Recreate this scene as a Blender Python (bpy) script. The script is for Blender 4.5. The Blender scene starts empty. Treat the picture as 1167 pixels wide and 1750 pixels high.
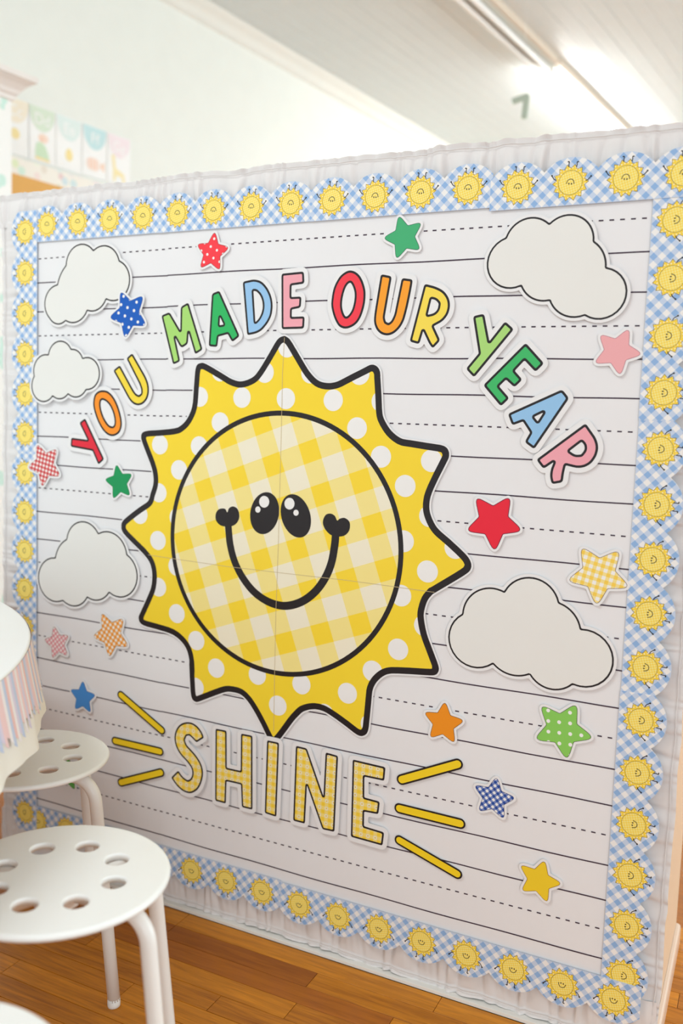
import bpy, bmesh, math, random
import numpy as np
from mathutils import Vector, Matrix
from mathutils.geometry import tessellate_polygon
random.seed(7)
rng = np.random.default_rng(5)
SC = bpy.context.scene
COL = SC.collection
PI = math.pi

# ------------------------------------------------------------------ camera
R = np.array([[0.8982017719699122, -0.4332645077926174, -0.07426602936289665],
              [0.43820771561938743, 0.8958754187441921, 0.07335688148739992],
              [0.03475017700311381, -0.09843322801340676, 0.9945367387990817]])
CAM = np.array([1.56561868, -1.57454460, 1.10943721])
FPX = 1515.252
cam = bpy.data.cameras.new('camera')
cam_o = bpy.data.objects.new('camera', cam)
COL.objects.link(cam_o)
m = Matrix.Identity(4)
for i in range(3):
    m[i][0] = R[i][0]; m[i][1] = R[i][2]; m[i][2] = -R[i][1]; m[i][3] = CAM[i]
cam_o.matrix_world = m
cam.sensor_fit = 'VERTICAL'; cam.sensor_height = 36.0; cam.sensor_width = 24.0
cam.lens = FPX / 1750 * 36
cam.clip_start = 0.05; cam.clip_end = 60
cam.dof.use_dof = True
cam.dof.focus_distance = 1.66
cam.dof.aperture_fstop = 2.0
SC.camera = cam_o
SC.view_settings.view_transform = 'Standard'
SC.view_settings.look = 'None'
SC.view_settings.exposure = 0.0
SC.view_settings.gamma = 1.0
SC.view_settings.use_curve_mapping = False

# ------------------------------------------------------------------ daylight from the open side of the room, plus added fill lights
world = bpy.data.worlds.new('world'); SC.world = world
world.use_nodes = True
bg = world.node_tree.nodes['Background']
bg.inputs[0].default_value = (0.91, 0.98, 1.0, 1)
bg.inputs[1].default_value = 0.73

def area_light(name, loc, target, sx, sy, power, color=(1, 1, 1)):
    l = bpy.data.lights.new(name, 'AREA'); l.shape = 'RECTANGLE'; l.size = sx; l.size_y = sy
    l.energy = power; l.color = color
    o = bpy.data.objects.new(name, l); COL.objects.link(o)
    o.location = loc
    d = Vector(target) - Vector(loc)
    o.rotation_euler = d.to_track_quat('-Z', 'Y').to_euler()
    return o
area_light('board_fill', (3.4, -4.2, 1.35), (0.5, 0, 0.6), 3.0, 2.0, 60, (0.85, 0.96, 1.0))  # added area light behind the camera, fills the board; no window built
area_light('far_room_fill', (5.6, 3.2, 1.7), (-1.0, 3.6, 2.6), 3.6, 2.2, 205, (0.78, 0.945, 1.0))  # added out-of-view light, brightens the far wall and ceiling
area_light('overhead_fill', (-0.1, -1.7, 3.05), (0.2, -1.0, 0.0), 1.4, 0.5, 27, (0.90, 0.975, 1.0))  # added unseen overhead light, lifts the tabletop and stool seats; no fixture

# ------------------------------------------------------------------ helpers
def lin(c):
    return tuple(((v / 255) / 12.92 if v / 255 <= 0.04045 else (((v / 255) + 0.055) / 1.055) ** 2.4) for v in c)

class NT:
    """small helper to write shader maths"""
    def __init__(s, name, rough=0.5, spec=0.4):
        s.m = bpy.data.materials.new(name); s.m.use_nodes = True
        s.t = s.m.node_tree; s.b = s.t.nodes['Principled BSDF']
        s.b.inputs['Roughness'].default_value = rough
        s.b.inputs['Specular IOR Level'].default_value = spec
    def n(s, ty): return s.t.nodes.new(ty)
    def l(s, a, b): s.t.links.new(a, b)
    def math(s, op, a, b=None, c=None):
        nd = s.n('ShaderNodeMath'); nd.operation = op
        for i, v in enumerate((a, b, c)):
            if v is None: continue
            if isinstance(v, (int, float)): nd.inputs[i].default_value = v
            else: s.l(v, nd.inputs[i])
        return nd.outputs[0]
    def mix(s, f, a, b):
        nd = s.n('ShaderNodeMix'); nd.data_type = 'RGBA'
        if isinstance(f, (int, float)): nd.inputs[0].default_value = f
        else: s.l(f, nd.inputs[0])
        for k, v in ((6, a), (7, b)):
            if isinstance(v, tuple): nd.inputs[k].default_value = (*v[:3], 1)
            else: s.l(v, nd.inputs[k])
        return nd.outputs[2]
    def obj_xz(s, org=(0, 0), ang=0.0):
        tc = s.n('ShaderNodeTexCoord'); sp = s.n('ShaderNodeSeparateXYZ'); s.l(tc.outputs['Object'], sp.inputs[0])
        x = s.math('SUBTRACT', sp.outputs[0], org[0]); z = s.math('SUBTRACT', sp.outputs[2], org[1])
        c, q = math.cos(ang), math.sin(ang)
        u = s.math('ADD', s.math('MULTIPLY', x, c), s.math('MULTIPLY', z, q))
        v = s.math('ADD', s.math('MULTIPLY', x, -q), s.math('MULTIPLY', z, c))
        return u, v
    def color(s, out): s.l(out, s.b.inputs['Base Color']); return s.m

def bump_noise(nt, scale, strength, dist=0.002, stretch=None):
    tc = nt.n('ShaderNodeTexCoord'); mp = nt.n('ShaderNodeMapping'); nz = nt.n('ShaderNodeTexNoise'); bp = nt.n('ShaderNodeBump')
    nt.l(tc.outputs['Object'], mp.inputs[0])
    if stretch: mp.inputs['Scale'].default_value = stretch
    nz.inputs['Scale'].default_value = scale; nz.inputs['Detail'].default_value = 4
    nt.l(mp.outputs[0], nz.inputs['Vector']); nt.l(nz.outputs[0], bp.inputs['Height'])
    bp.inputs['Strength'].default_value = strength; bp.inputs['Distance'].default_value = dist
    nt.l(bp.outputs[0], nt.b.inputs['Normal'])
    return nz

MC = {}
def flat(name, rgb, rough=0.5, spec=0.4, metal=0.0, mottled=0.0):
    if name in MC: return MC[name]
    nt = NT(name, rough, spec); nt.b.inputs['Metallic'].default_value = metal
    c = lin(rgb)
    nz = nt.n('ShaderNodeTexNoise'); nz.inputs['Scale'].default_value = 9
    tc = nt.n('ShaderNodeTexCoord'); nt.l(tc.outputs['Object'], nz.inputs['Vector'])
    d = tuple(v * (0.97 - mottled) for v in c)
    nt.color(nt.mix(nz.outputs[0], d, c))
    MC[name] = nt.m
    return nt.m

def gingham(name, full, half, none, period, ang=0.0, org=(0, 0), duty=0.5, rough=0.5):
    if name in MC: return MC[name]
    nt = NT(name, rough)
    u, v = nt.obj_xz(org, ang)
    a = nt.math('LESS_THAN', nt.math('FRACT', nt.math('DIVIDE', u, period)), duty)
    b = nt.math('LESS_THAN', nt.math('FRACT', nt.math('DIVIDE', v, period)), duty)
    c1 = nt.mix(a, lin(none), lin(half)); c2 = nt.mix(a, lin(half), lin(full))
    nt.color(nt.mix(b, c1, c2)); MC[name] = nt.m
    return nt.m

def dotted(name, base, dot, period, rad, ang=0.0, org=(0, 0)):
    if name in MC: return MC[name]
    nt = NT(name, 0.5)
    u, v = nt.obj_xz(org, ang)
    fu = nt.math('SUBTRACT', nt.math('FRACT', nt.math('DIVIDE', u, period)), 0.5)
    fv = nt.math('SUBTRACT', nt.math('FRACT', nt.math('DIVIDE', v, period)), 0.5)
    d = nt.math('SQRT', nt.math('ADD', nt.math('MULTIPLY', fu, fu), nt.math('MULTIPLY', fv, fv)))
    nt.color(nt.mix(nt.math('LESS_THAN', d, rad / period), lin(base), lin(dot))); MC[name] = nt.m
    return nt.m

def mesh_obj(name, verts, faces, mat, parent=None, smooth=False, loc=None, mi=None):
    me = bpy.data.meshes.new(name)
    me.from_pydata([tuple(map(float, v)) for v in verts], [], faces)
    for mm in (mat if isinstance(mat, (list, tuple)) else [mat]): me.materials.append(mm)
    if mi is not None: me.polygons.foreach_set('material_index', mi)
    if smooth: me.polygons.foreach_set('use_smooth', [True] * len(me.polygons))
    me.update()
    return link(name, me, parent, loc)

def link(name, me, parent=None, loc=None):
    o = bpy.data.objects.new(name, me); COL.objects.link(o)
    if parent is not None: o.parent = parent
    if loc is not None: o.location = loc
    return o

def tag(o, label, cat, group=None):
    o['label'] = label; o['category'] = cat
    if group: o['group'] = group
    return o

def thing(name, label, cat, loc=(0, 0, 0), rot=(0, 0, 0), group=None):
    o = bpy.data.objects.new(name, None); COL.objects.link(o)
    o.location = loc; o.rotation_euler = rot; o.empty_display_size = 0.05
    return tag(o, label, cat, group)

def box_data(x0, x1, y0, y1, z0, z1):
    v = [(x0, y0, z0), (x1, y0, z0), (x1, y1, z0), (x0, y1, z0), (x0, y0, z1), (x1, y0, z1), (x1, y1, z1), (x0, y1, z1)]
    f = [(0, 3, 2, 1), (4, 5, 6, 7), (0, 1, 5, 4), (1, 2, 6, 5), (2, 3, 7, 6), (3, 0, 4, 7)]
    return v, f

def box(name, x0, x1, y0, y1, z0, z1, mat, parent=None, bevel=0.0, loc=None):
    v, f = box_data(x0, x1, y0, y1, z0, z1)
    o = mesh_obj(name, v, f, mat, parent, loc=loc)
    if bevel:
        bm = bmesh.new(); bm.from_mesh(o.data)
        bmesh.ops.bevel(bm, geom=list(bm.edges), offset=bevel, segments=2, affect='EDGES', profile=0.5)
        bm.to_mesh(o.data); bm.free()
    return o

def tube(path, r, seg=14, caps=True):
    P = [Vector(p) for p in path]; n = len(P)
    T = []
    for i in range(n):
        a = P[max(i - 1, 0)]; b = P[min(i + 1, n - 1)]
        T.append((b - a).normalized())
    ref = Vector((0, 0, 1)) if abs(T[0].z) < 0.9 else Vector((1, 0, 0))
    N = (ref - T[0] * ref.dot(T[0])).normalized()
    V = []; F = []
    for i in range(n):
        N = (N - T[i] * N.dot(T[i])).normalized(); B = T[i].cross(N)
        for k in range(seg):
            a = 2 * PI * k / seg
            V.append(P[i] + (N * math.cos(a) + B * math.sin(a)) * (r[i] if isinstance(r, (list, tuple)) else r))
    for i in range(n - 1):
        for k in range(seg):
            F.append((i * seg + k, i * seg + (k + 1) % seg, (i + 1) * seg + (k + 1) % seg, (i + 1) * seg + k))
    if caps:
        F.append(tuple(range(seg - 1, -1, -1))); F.append(tuple((n - 1) * seg + k for k in range(seg)))
    return V, F

# ---- reading a point of the photograph onto the true plane it lies on
def onp(x, y, ax, val):
    d = R @ np.array([(x - 583.5) / FPX, 1, (875 - y) / FPX])
    return CAM + d * (val - CAM[ax]) / d[ax]
def B(ox, oy, s, pts):
    """points measured in an enlarged crop -> board plane (x, z)"""
    out = []
    for p in pts:
        q = onp(ox + p[0] / s, oy + p[1] / s, 1, 0.0)
        out.append((q[0], q[2]) + tuple(p[2:]))
    return out

# ---- 2D outlines
def fillet(pts, R0=0.0055, Rc=0.0012):
    P = [np.array(p[:2]) for p in pts]; n = len(P)
    area = sum(P[i][0] * P[(i + 1) % n][1] - P[(i + 1) % n][0] * P[i][1] for i in range(n))
    out = []
    for i in range(n):
        p = P[i]; a = P[i - 1] - p; b = P[(i + 1) % n] - p
        la, lb = np.linalg.norm(a), np.linalg.norm(b)
        a = a / la; b = b / lb
        turn = PI - math.acos(max(-1, min(1, float(a @ b))))
        cr = (-a[0]) * b[1] - (-a[1]) * b[0]
        convex = cr * area > 0
        if turn < 0.75: t = 0.48 * min(la, lb)
        else: t = min(0.46 * la, 0.46 * lb, R0 if convex else Rc)
        s, e = p + a * t, p + b * t
        for k in range(6):
            u = k / 5
            out.append((1 - u) ** 2 * s + 2 * u * (1 - u) * p + u * u * e)
    return np.array(out)

def smooth(pts, k=8):
    P = np.array([p[:2] for p in pts]); n = len(P); out = []
    for i in range(n):
        p0, p1, p2, p3 = P[i - 1], P[i], P[(i + 1) % n], P[(i + 2) % n]
        for j in range(k):
            t = j / k
            out.append(0.5 * (2 * p1 + (p2 - p0) * t + (2 * p0 - 5 * p1 + 4 * p2 - p3) * t * t + (3 * p1 - 3 * p2 + p3 - p0) * t ** 3))
    return np.array(out)

def arc3(a, b, c, n=16):
    a, b, c = map(np.array, (a, b, c))
    d = 2 * (a[0] * (b[1] - c[1]) + b[0] * (c[1] - a[1]) + c[0] * (a[1] - b[1]))
    ux = ((a @ a) * (b[1] - c[1]) + (b @ b) * (c[1] - a[1]) + (c @ c) * (a[1] - b[1])) / d
    uy = ((a @ a) * (c[0] - b[0]) + (b @ b) * (a[0] - c[0]) + (c @ c) * (b[0] - a[0])) / d
    o = np.array([ux, uy]); r = np.linalg.norm(a - o)
    t0, t1, t2 = (math.atan2(*(p - o)[::-1]) for p in (a, b, c))
    cw = (t1 - t0) % (2 * PI) > (t2 - t0) % (2 * PI)
    dt = ((t2 - t0) % (2 * PI)) - (2 * PI if cw else 0)
    return [o + r * np.array([math.cos(t0 + dt * k / n), math.sin(t0 + dt * k / n)]) for k in range(n)]

def sdf(loops, X, Z):
    """signed distance (negative inside, even-odd) on grid"""
    px = X.ravel(); pz = Z.ravel()
    best = np.full(px.shape, 1e9); inside = np.zeros(px.shape, bool)
    for L in loops:
        A = np.asarray(L); Bq = np.roll(A, -1, axis=0)
        for (ax, az), (bx, bz) in zip(A, Bq):
            dx, dz = bx - ax, bz - az
            l2 = dx * dx + dz * dz
            if l2 < 1e-14: continue
            t = np.clip(((px - ax) * dx + (pz - az) * dz) / l2, 0, 1)
            d = (px - ax - t * dx) ** 2 + (pz - az - t * dz) ** 2
            np.minimum(best, d, out=best)
            c = (az > pz) != (bz > pz)
            if az != bz: inside ^= c & (px < ax + (pz - az) / (bz - az) * dx)
    d = np.sqrt(best)
    return np.where(inside, -d, d).reshape(X.shape)

class Field:
    def __init__(s, loops, pad=0.014, res=110, h=None):
        A = np.concatenate([np.asarray(l) for l in loops])
        x0, z0 = A.min(0) - pad; x1, z1 = A.max(0) + pad
        s.h = h or max(x1 - x0, z1 - z0) / res
        s.xs = np.arange(x0, x1 + s.h, s.h); s.zs = np.arange(z0, z1 + s.h, s.h)
        s.X, s.Z = np.meshgrid(s.xs, s.zs)
        s.d = sdf(loops, s.X, s.Z)
    def contour(s, F=None, level=0.0):
        F = (s.d if F is None else F) - level
        F = np.where(np.abs(F) < 1e-9, 1e-9, F)
        S = F < 0
        nz, nx = F.shape
        code = S[:-1, :-1] * 1 + S[:-1, 1:] * 2 + S[1:, 1:] * 4 + S[1:, :-1] * 8
        js, is_ = np.nonzero((code > 0) & (code < 15))
        def pt(e):
            k, j, i = e
            if k == 0:
                a, b = F[j, i], F[j, i + 1]; t = a / (a - b)
                return (s.xs[i] + t * s.h, s.zs[j])
            a, b = F[j, i], F[j + 1, i]; t = a / (a - b)
            return (s.xs[i], s.zs[j] + t * s.h)
        nxt = {}
        for j, i in zip(js, is_):
            c = code[j, i]
            e0, e1, e2, e3 = (0, j, i), (1, j, i + 1), (0, j + 1, i), (1, j, i)
            tab = {1: [(e3, e0)], 2: [(e0, e1)], 3: [(e3, e1)], 4: [(e1, e2)], 5: [(e3, e0), (e1, e2)], 6: [(e0, e2)],
                   7: [(e3, e2)], 8: [(e2, e3)], 9: [(e2, e0)], 10: [(e0, e1), (e2, e3)], 11: [(e2, e1)], 12: [(e1, e3)],
                   13: [(e1, e0)], 14: [(e0, e3)]}[int(c)]
            for a, b in tab: nxt[a] = b
        loops = []
        while nxt:
            st = next(iter(nxt)); cur = st; L = []
            while cur in nxt:
                L.append(pt(cur)); cur = nxt.pop(cur)
            if len(L) > 5: loops.append(simplify(np.array(L), s.h * 0.04))
        return loops

def simplify(P, tol):
    n = len(P); keep = [0]; i = 0
    while i < n - 1:
        j = min(i + 2, n - 1)
        while j < n - 1 and j - i < 14:
            a, b = P[i], P[j + 1] if j + 1 < n else P[0]
            d = b - a; L = np.linalg.norm(d)
            if L < 1e-12: break
            q = P[i + 1:j + 1] - a
            if np.abs(q[:, 0] * d[1] - q[:, 1] * d[0]).max() / L > tol: break
            j += 1
        keep.append(j if j > i else i + 1); i = keep[-1]
    if keep[-1] == n - 1 and np.linalg.norm(P[-1] - P[0]) < 1e-9: keep.pop()
    return P[sorted(set(keep))]

def plate(name, loops, y_front, y_back, mat, parent, org=(0, 0)):
    """flat cut sheet: front at y_front (towards -Y), side walls back to y_back; loops may hold holes"""
    V = []; F = []; idx = []
    base = 0; tl = []
    for L in loops:
        tl.append([Vector((p[0], p[1], 0)) for p in L])
    tris = tessellate_polygon(tl)
    flatp = [p for L in loops for p in L]
    for p in flatp: V.append((p[0] - org[0], y_front, p[1] - org[1]))
    for t in tris:
        a, b, c = (flatp[k] for k in t)
        cr = (b[0] - a[0]) * (c[1] - a[1]) - (b[1] - a[1]) * (c[0] - a[0])
        F.append(tuple(t) if cr > 0 else tuple(reversed(t)))   # x,z ccw seen from -Y
    if y_back is not None:
        off = len(V)
        for p in flatp: V.append((p[0] - org[0], y_back, p[1] - org[1]))
        s = 0
        for L in loops:
            n = len(L)
            for k in range(n):
                a, b = s + k, s + (k + 1) % n
                F.append((a, off + a, off + b, b))
            s += n
    return mesh_obj(name, V, F, mat, parent)

def cutout(name, label, cat, group, loops, face_mat, y, stroke, margin, line_mat=None, holes=(), card_t=0.0009, res=110, backing=None, face_name='coloured_face'):
    """printed card cut-out: white card margin, dark printed outline, coloured printed face"""
    A = np.asarray(loops[0]); cx, cz = A.mean(0)
    root = thing(name, label, cat, (cx, y, cz), group=group)
    fo = Field([loops[0]], pad=margin + 0.004, res=res)
    if margin > 0:
        card = [max(fo.contour(level=margin), key=len)]
        plate('card_margin', card, -card_t, 0.0, MAT['card'], root, (cx, cz))
    else:
        plate('card_margin', [max(fo.contour(level=-0.0006), key=len)], -card_t, 0.0, MAT['card'], root, (cx, cz))
    ff = Field(list(loops) + list(holes), pad=0.004, res=res) if len(holes) else fo
    if stroke > 0:
        plate('printed_outline', ff.contour(level=0.0), -card_t - 0.00012, None, line_mat or MAT['ink'], root, (cx, cz))
    o = plate(face_name, ff.contour(level=-stroke), -card_t - 0.00026, None, face_mat, root, (cx, cz))
    return root, ff, (cx, cz)

# ------------------------------------------------------------------ materials
MAT = {}
MAT['card'] = flat('white_card', (241, 240, 241), 0.55)
MAT['ink'] = flat('black_ink', (30, 24, 28), 0.42, 0.45)
nt = NT('white_paper', 0.6, 0.3); bump_noise(nt, 3.2, 0.25, 0.012); nt.color(nt.mix(0.0, lin((238, 237, 239)), lin((238, 237, 239)))); MAT['paper'] = nt.m
MAT['rule'] = flat('ruled_line_ink', (62, 44, 62), 0.5)
MAT['cloud'] = flat('cloud_white', (238, 237, 233), 0.6)
nt = NT('white_ruffle_fabric', 0.85, 0.15); bump_noise(nt, 900, 0.12, 0.0004); nt.color(nt.mix(0.0, lin((233, 229, 228)), lin((233, 229, 228)))); MAT['fabric'] = nt.m
MAT['white_paint'] = flat('white_paint', (240, 238, 232), 0.5, mottled=0.02)
MAT['beige'] = flat('beige_paint', (232, 200, 168), 0.55, mottled=0.03)
MAT['metal'] = flat('white_powder_coat', (246, 243, 239), 0.3, 0.5)
MAT['seat'] = flat('white_seat_plastic', (250, 250, 248), 0.42, 0.4)
MAT['wall'] = flat('pale_wall_paint', (240, 241, 234), 0.6, mottled=0.02)

# wood planks
def wood(name, a, b, grain=1.0):
    nt = NT(name, 0.36, 0.35)
    oi = nt.n('ShaderNodeObjectInfo'); tc = nt.n('ShaderNodeTexCoord'); mp = nt.n('ShaderNodeMapping')
    cb = nt.n('ShaderNodeCombineXYZ')
    rx = nt.math('MULTIPLY', oi.outputs['Random'], 37.0)
    nt.l(rx, cb.inputs[0]); nt.l(rx, cb.inputs[1])
    nt.l(tc.outputs['Object'], mp.inputs[0]); nt.l(cb.outputs[0], mp.inputs['Location'])
    mp.inputs['Scale'].default_value = (2.2, 34, 10)
    nz = nt.n('ShaderNodeTexNoise'); nz.inputs['Scale'].default_value = 2.6; nz.inputs['Detail'].default_value = 8
    nz.inputs['Roughness'].default_value = 0.62; nz.inputs['Distortion'].default_value = 0.7
    nt.l(mp.outputs[0], nz.inputs['Vector'])
    mp2 = nt.n('ShaderNodeMapping'); mp2.inputs['Scale'].default_value = (6, 220, 10)
    nt.l(tc.outputs['Object'], mp2.inputs[0]); nt.l(cb.outputs[0], mp2.inputs['Location'])
    n2 = nt.n('ShaderNodeTexNoise'); n2.inputs['Scale'].default_value = 3; n2.inputs['Detail'].default_value = 5
    nt.l(mp2.outputs[0], n2.inputs['Vector'])
    f = nt.math('ADD', nt.math('MULTIPLY', nz.outputs[0], 0.75), nt.math('MULTIPLY', n2.outputs[0], 0.35))
    f = nt.math('SUBTRACT', nt.math('MULTIPLY', f, 2.0), 0.62)
    f = nt.math('ADD', f, nt.math('MULTIPLY', nt.math('SUBTRACT', oi.outputs['Random'], 0.5), 0.42))
    cl = nt.n('ShaderNodeClamp'); nt.l(f, cl.inputs[0])
    nt.color(nt.mix(cl.outputs[0], a, b))
    return nt.m
MAT['oak'] = wood('honey_oak', lin((152, 84, 8)), lin((232, 150, 30)))
MAT['oak_dark'] = wood('dark_oak', lin((142, 76, 10)), lin((192, 112, 24)))

# ------------------------------------------------------------------ the room (turned 8.4 degrees against the display)
TH = math.radians(8.4)
DD = np.array([math.sin(TH), math.cos(TH)]); NN = np.array([DD[1], -DD[0]])
P0 = np.array([-1.22, 2.27])
def Wp(t, w, z): q = P0 + t * DD + w * NN; return (q[0], q[1], z)
ROOM_ROT = (0, 0, PI / 2 - TH)           # local X runs along the left wall, local -Y faces the room
def struct(o): o['kind'] = 'structure'; return o
H = 3.2
def room_box(name, t0, t1, w0, w1, z0, z1, mat, parent=None, bevel=0):
    o = box(name, t0, t1, -w1, -w0, z0, z1, mat, parent, bevel)
    if parent is None: o.location = (P0[0], P0[1], 0); o.rotation_euler = ROOM_ROT
    return o
struct(room_box('wall_left', -7.5, 5.2, -0.12, 0, 0, H, MAT['wall']))
struct(room_box('wall_back', 5.2, 5.32, -0.12, 6.5, 0, H, MAT['wall']))
ceil = struct(room_box('ceiling', -5.5, 5.32, -0.12, 6.5, H + 0.008, H + 0.06, MAT['wall']))
MAT['ceil'] = flat('ceiling_board_paint', (228, 238, 240), 0.5, mottled=0.02)
v, f = box_data(-4.0, 5.1, -0.0435, 0.0435, 0, 0.012)
cb_me = bpy.data.meshes.new('ceiling_board'); cb_me.from_pydata(v, [], f); cb_me.materials.append(MAT['ceil'])
bm = bmesh.new(); bm.from_mesh(cb_me)
bmesh.ops.bevel(bm, geom=[e for e in bm.edges if abs(e.verts[0].co.x - e.verts[1].co.x) > 1 and e.verts[0].co.z < 0.001], offset=0.0018, segments=1, affect='EDGES')
bm.to_mesh(cb_me); bm.free()
for k in range(40):
    o = link('ceiling_board', cb_me, ceil, (0.05, -0.12 - 0.088 * k, H - 0.004))
cove = mesh_obj('trim_1', *(lambda L: ([(t, -w, z) for t in (-5.5, 5.2) for w, z in L], [(i, i + 1, i + 1 + len(L), i + len(L)) for i in range(len(L) - 1)]))(
    [(0.0, H - 0.09), (0.012, H - 0.085), (0.02, H - 0.06), (0.045, H - 0.03), (0.07, H - 0.018), (0.075, H - 0.004)]), MAT['wall'], smooth=True)
cove.location = (P0[0], P0[1], 0); cove.rotation_euler = ROOM_ROT; struct(cove)

# floor with real boards
fl = struct(box('floor', -2.6, 5.2, -5.0, 7.6, -0.05, -0.012, MAT['oak_dark']))
WID = 0.0512
def plank(x0, x1, row, dark=False, ytop=-0.0008):
    y1 = ytop - row * WID; y0 = y1 - WID
    if ytop > 0: y0 = max(y0, -0.0008)
    g = 0.0005
    v, f = box_data(x0 + g, x1 - g, y0 + g, y1 - g, -0.012, 0.0)
    o = mesh_obj('floor_board', v, f, MAT['oak_dark'] if dark else MAT['oak'], fl)
    bm = bmesh.new(); bm.from_mesh(o.data)
    bmesh.ops.bevel(bm, geom=[e for e in bm.edges if min(e.verts[0].co.z, e.verts[1].co.z) > -0.001], offset=0.0004, segments=1, affect='EDGES')
    bm.to_mesh(o.data); bm.free()
    return o
fixed = {0: [-0.25, 0.12, 0.46, 1.06, 1.6], 1: [-0.3, 0.46, 0.812, 1.35, 1.7], 2: [-0.3, 0.2, 1.0, 1.52], 3: [-0.2, 0.34, 0.82, 1.3, 1.65]}
for row in range(23):
    xs = fixed.get(row)
    if xs is None:
        x = -0.35 + rng.random() * 0.3; xs = [x]
        while x < 1.55: x += 0.34 + rng.random() * 0.5; xs.append(x)
    for a, b in zip(xs[:-1], xs[1:]): plank(a, b, row, dark=(row, a) == (1, 0.46) or rng.random() < 0.06)
for row in range(10):
    yb = 0.19 + (row - 4) * WID                       # one joint runs at y = 0.19 beside the partition
    if yb + WID < 0.0: continue
    xs = [1.42, 1.476 if row == 4 else 1.5 + rng.random() * 0.3, 2.1, 2.6]
    for a, b in zip(xs[:-1], xs[1:]): plank(a, b, 0, ytop=yb + WID)

# ------------------------------------------------------------------ display partition
part = thing('display_partition', 'white freestanding partition with a beige end behind the ruled paper display', 'partition', (0, 0, 0))
box('partition_body', -0.13, 1.444, 0.018, 0.43, 0, 1.612, MAT['white_paint'], part, 0.002)
box('backing_board', 0.01, 1.345, 0.0045, 0.018, 0.145, 1.49, MAT['white_paint'], part)
box('base_strip', -0.13, 1.444, 0.0, 0.0178, 0, 0.0075, MAT['white_paint'], part, 0.0008)
box('end_panel', 1.4445, 1.449, 0.018, 0.43, 0.0, 1.61, MAT['beige'], part)
V = []; F = []
prof = [(1.4495, 0), (1.4590, 0), (1.4590, 0.034), (1.4575, 0.040), (1.4545, 0.043), (1.4495, 0.044)]
for y in (0.018, 0.43):
    for x, z in prof: V.append((x, y, z))
n = len(prof)
for i in range(n): F.append((i, (i + 1) % n, n + (i + 1) % n, n + i))
F += [tuple(range(n)), tuple(range(2 * n - 1, n - 1, -1))]
o = mesh_obj('skirting_board', V, F, flat('skirting_gloss', (232, 206, 186), 0.25, 0.6), part); o['label'] = 'glossy pale skirting board'

# paper in two sheets with printed ruling
ROWZ = [[1.466, 1.4687, 1.47, 1.4694, 1.4664], [1.411, 1.4134, 1.4146, 1.4141, 1.4114], [1.3455, 1.3476, 1.3486, 1.3481, 1.3458], [1.2901, 1.2919, 1.2928, 1.2924, 1.2904], [1.2346, 1.2361, 1.2368, 1.2365, 1.2348], [1.1685, 1.1697, 1.1702, 1.1699, 1.1685], [1.1128, 1.1136, 1.1139, 1.1136, 1.1126], [1.0569, 1.0574, 1.0576, 1.0573, 1.0566], [0.9905, 0.9906, 0.9906, 0.9904, 0.9899], [0.9345, 0.9343, 0.9341, 0.9339, 0.9338], [0.8784, 0.8779, 0.8776, 0.8774, 0.8776], [0.8118, 0.811, 0.8105, 0.8104, 0.8109], [0.7558, 0.7546, 0.754, 0.7539, 0.7547], [0.6997, 0.6983, 0.6975, 0.6975, 0.6986], [0.6332, 0.6315, 0.6305, 0.6306, 0.6321], [0.5773, 0.5753, 0.5742, 0.5744, 0.5762], [0.5214, 0.5191, 0.518, 0.5183, 0.5204], [0.4551, 0.4526, 0.4514, 0.4518, 0.4543], [0.3995, 0.3967, 0.3954, 0.396, 0.3989], [0.3439, 0.341, 0.3396, 0.3403, 0.3436], [0.2781, 0.2749, 0.2736, 0.2745, 0.2782], [0.2228, 0.2195, 0.2182, 0.2193, 0.2234], [0.1677, 0.1643, 0.163, 0.1643, 0.1688]]
def rowz(r, x):
    zz = np.array(ROWZ[r]); xs = np.array([0.0022, 0.338, 0.6775, 1.0176, 1.3544])
    c = np.polyfit(xs, zz, 3)
    return float(np.polyval(c, x))
SEAM = 0.3745
def paper(name, label, x0, x1, ys, dz):
    root = thing(name, label, 'paper', (x0, ys, 0.12), group=None)
    nx, nzz = max(6, int((x1 - x0) / 0.03)), 46
    V = []; F = []
    for j in range(nzz + 1):
        for i in range(nx + 1):
            x = (x1 - x0) * i / nx; z = (1.52 - 0.12) * j / nzz
            y = -0.00022 * (math.sin(x * 19 + z * 3) * math.sin(z * 7 + 1.3 * math.sin(x * 9)) + 1)
            V.append((x, y, z))
    for j in range(nzz):
        for i in range(nx):
            a = j * (nx + 1) + i
            F.append((a, a + 1, a + nx + 2, a + nx + 1))
    mesh_obj('paper_sheet', V, F, MAT['paper'], root, smooth=True)
    for r in range(23):
        V = []; F = []
        hw = 0.00122
        if r % 3 == 0:
            x = 0.0017
            while x < 1.36:
                if x >= x0 - 0.008 and x + 0.0078 <= x1:
                    za = rowz(r, x) + dz - 0.12; zb = rowz(r, x + 0.0078) + dz - 0.12; k = len(V)
                    V += [(x - x0, -0.0006, za - hw), (x + 0.0078 - x0, -0.0006, zb - hw), (x + 0.0078 - x0, -0.0006, zb + hw), (x - x0, -0.0006, za + hw)]
                    F.append((k, k + 1, k + 2, k + 3))
                x += 0.0176
        else:
            n = max(4, int((x1 - x0) / 0.04))
            for i in range(n + 1):
                x = x0 + (x1 - x0) * i / n; z = rowz(r, x) + dz - 0.12 + 0.0006 * math.sin(x * 23 + r * 1.7)
                V += [(x - x0, -0.0006, z - hw), (x - x0, -0.0006, z + hw)]
            for i in range(n): F.append((2 * i, 2 * i + 2, 2 * i + 3, 2 * i + 1))
        mesh_obj('dashed_line' if r % 3 == 0 else 'ruled_line', V, F, MAT['rule'], root)
paper('lined_paper', 'narrow left sheet of white ruled practice paper behind the sun display', -0.01, SEAM, 0.0025, 0.0)
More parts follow.
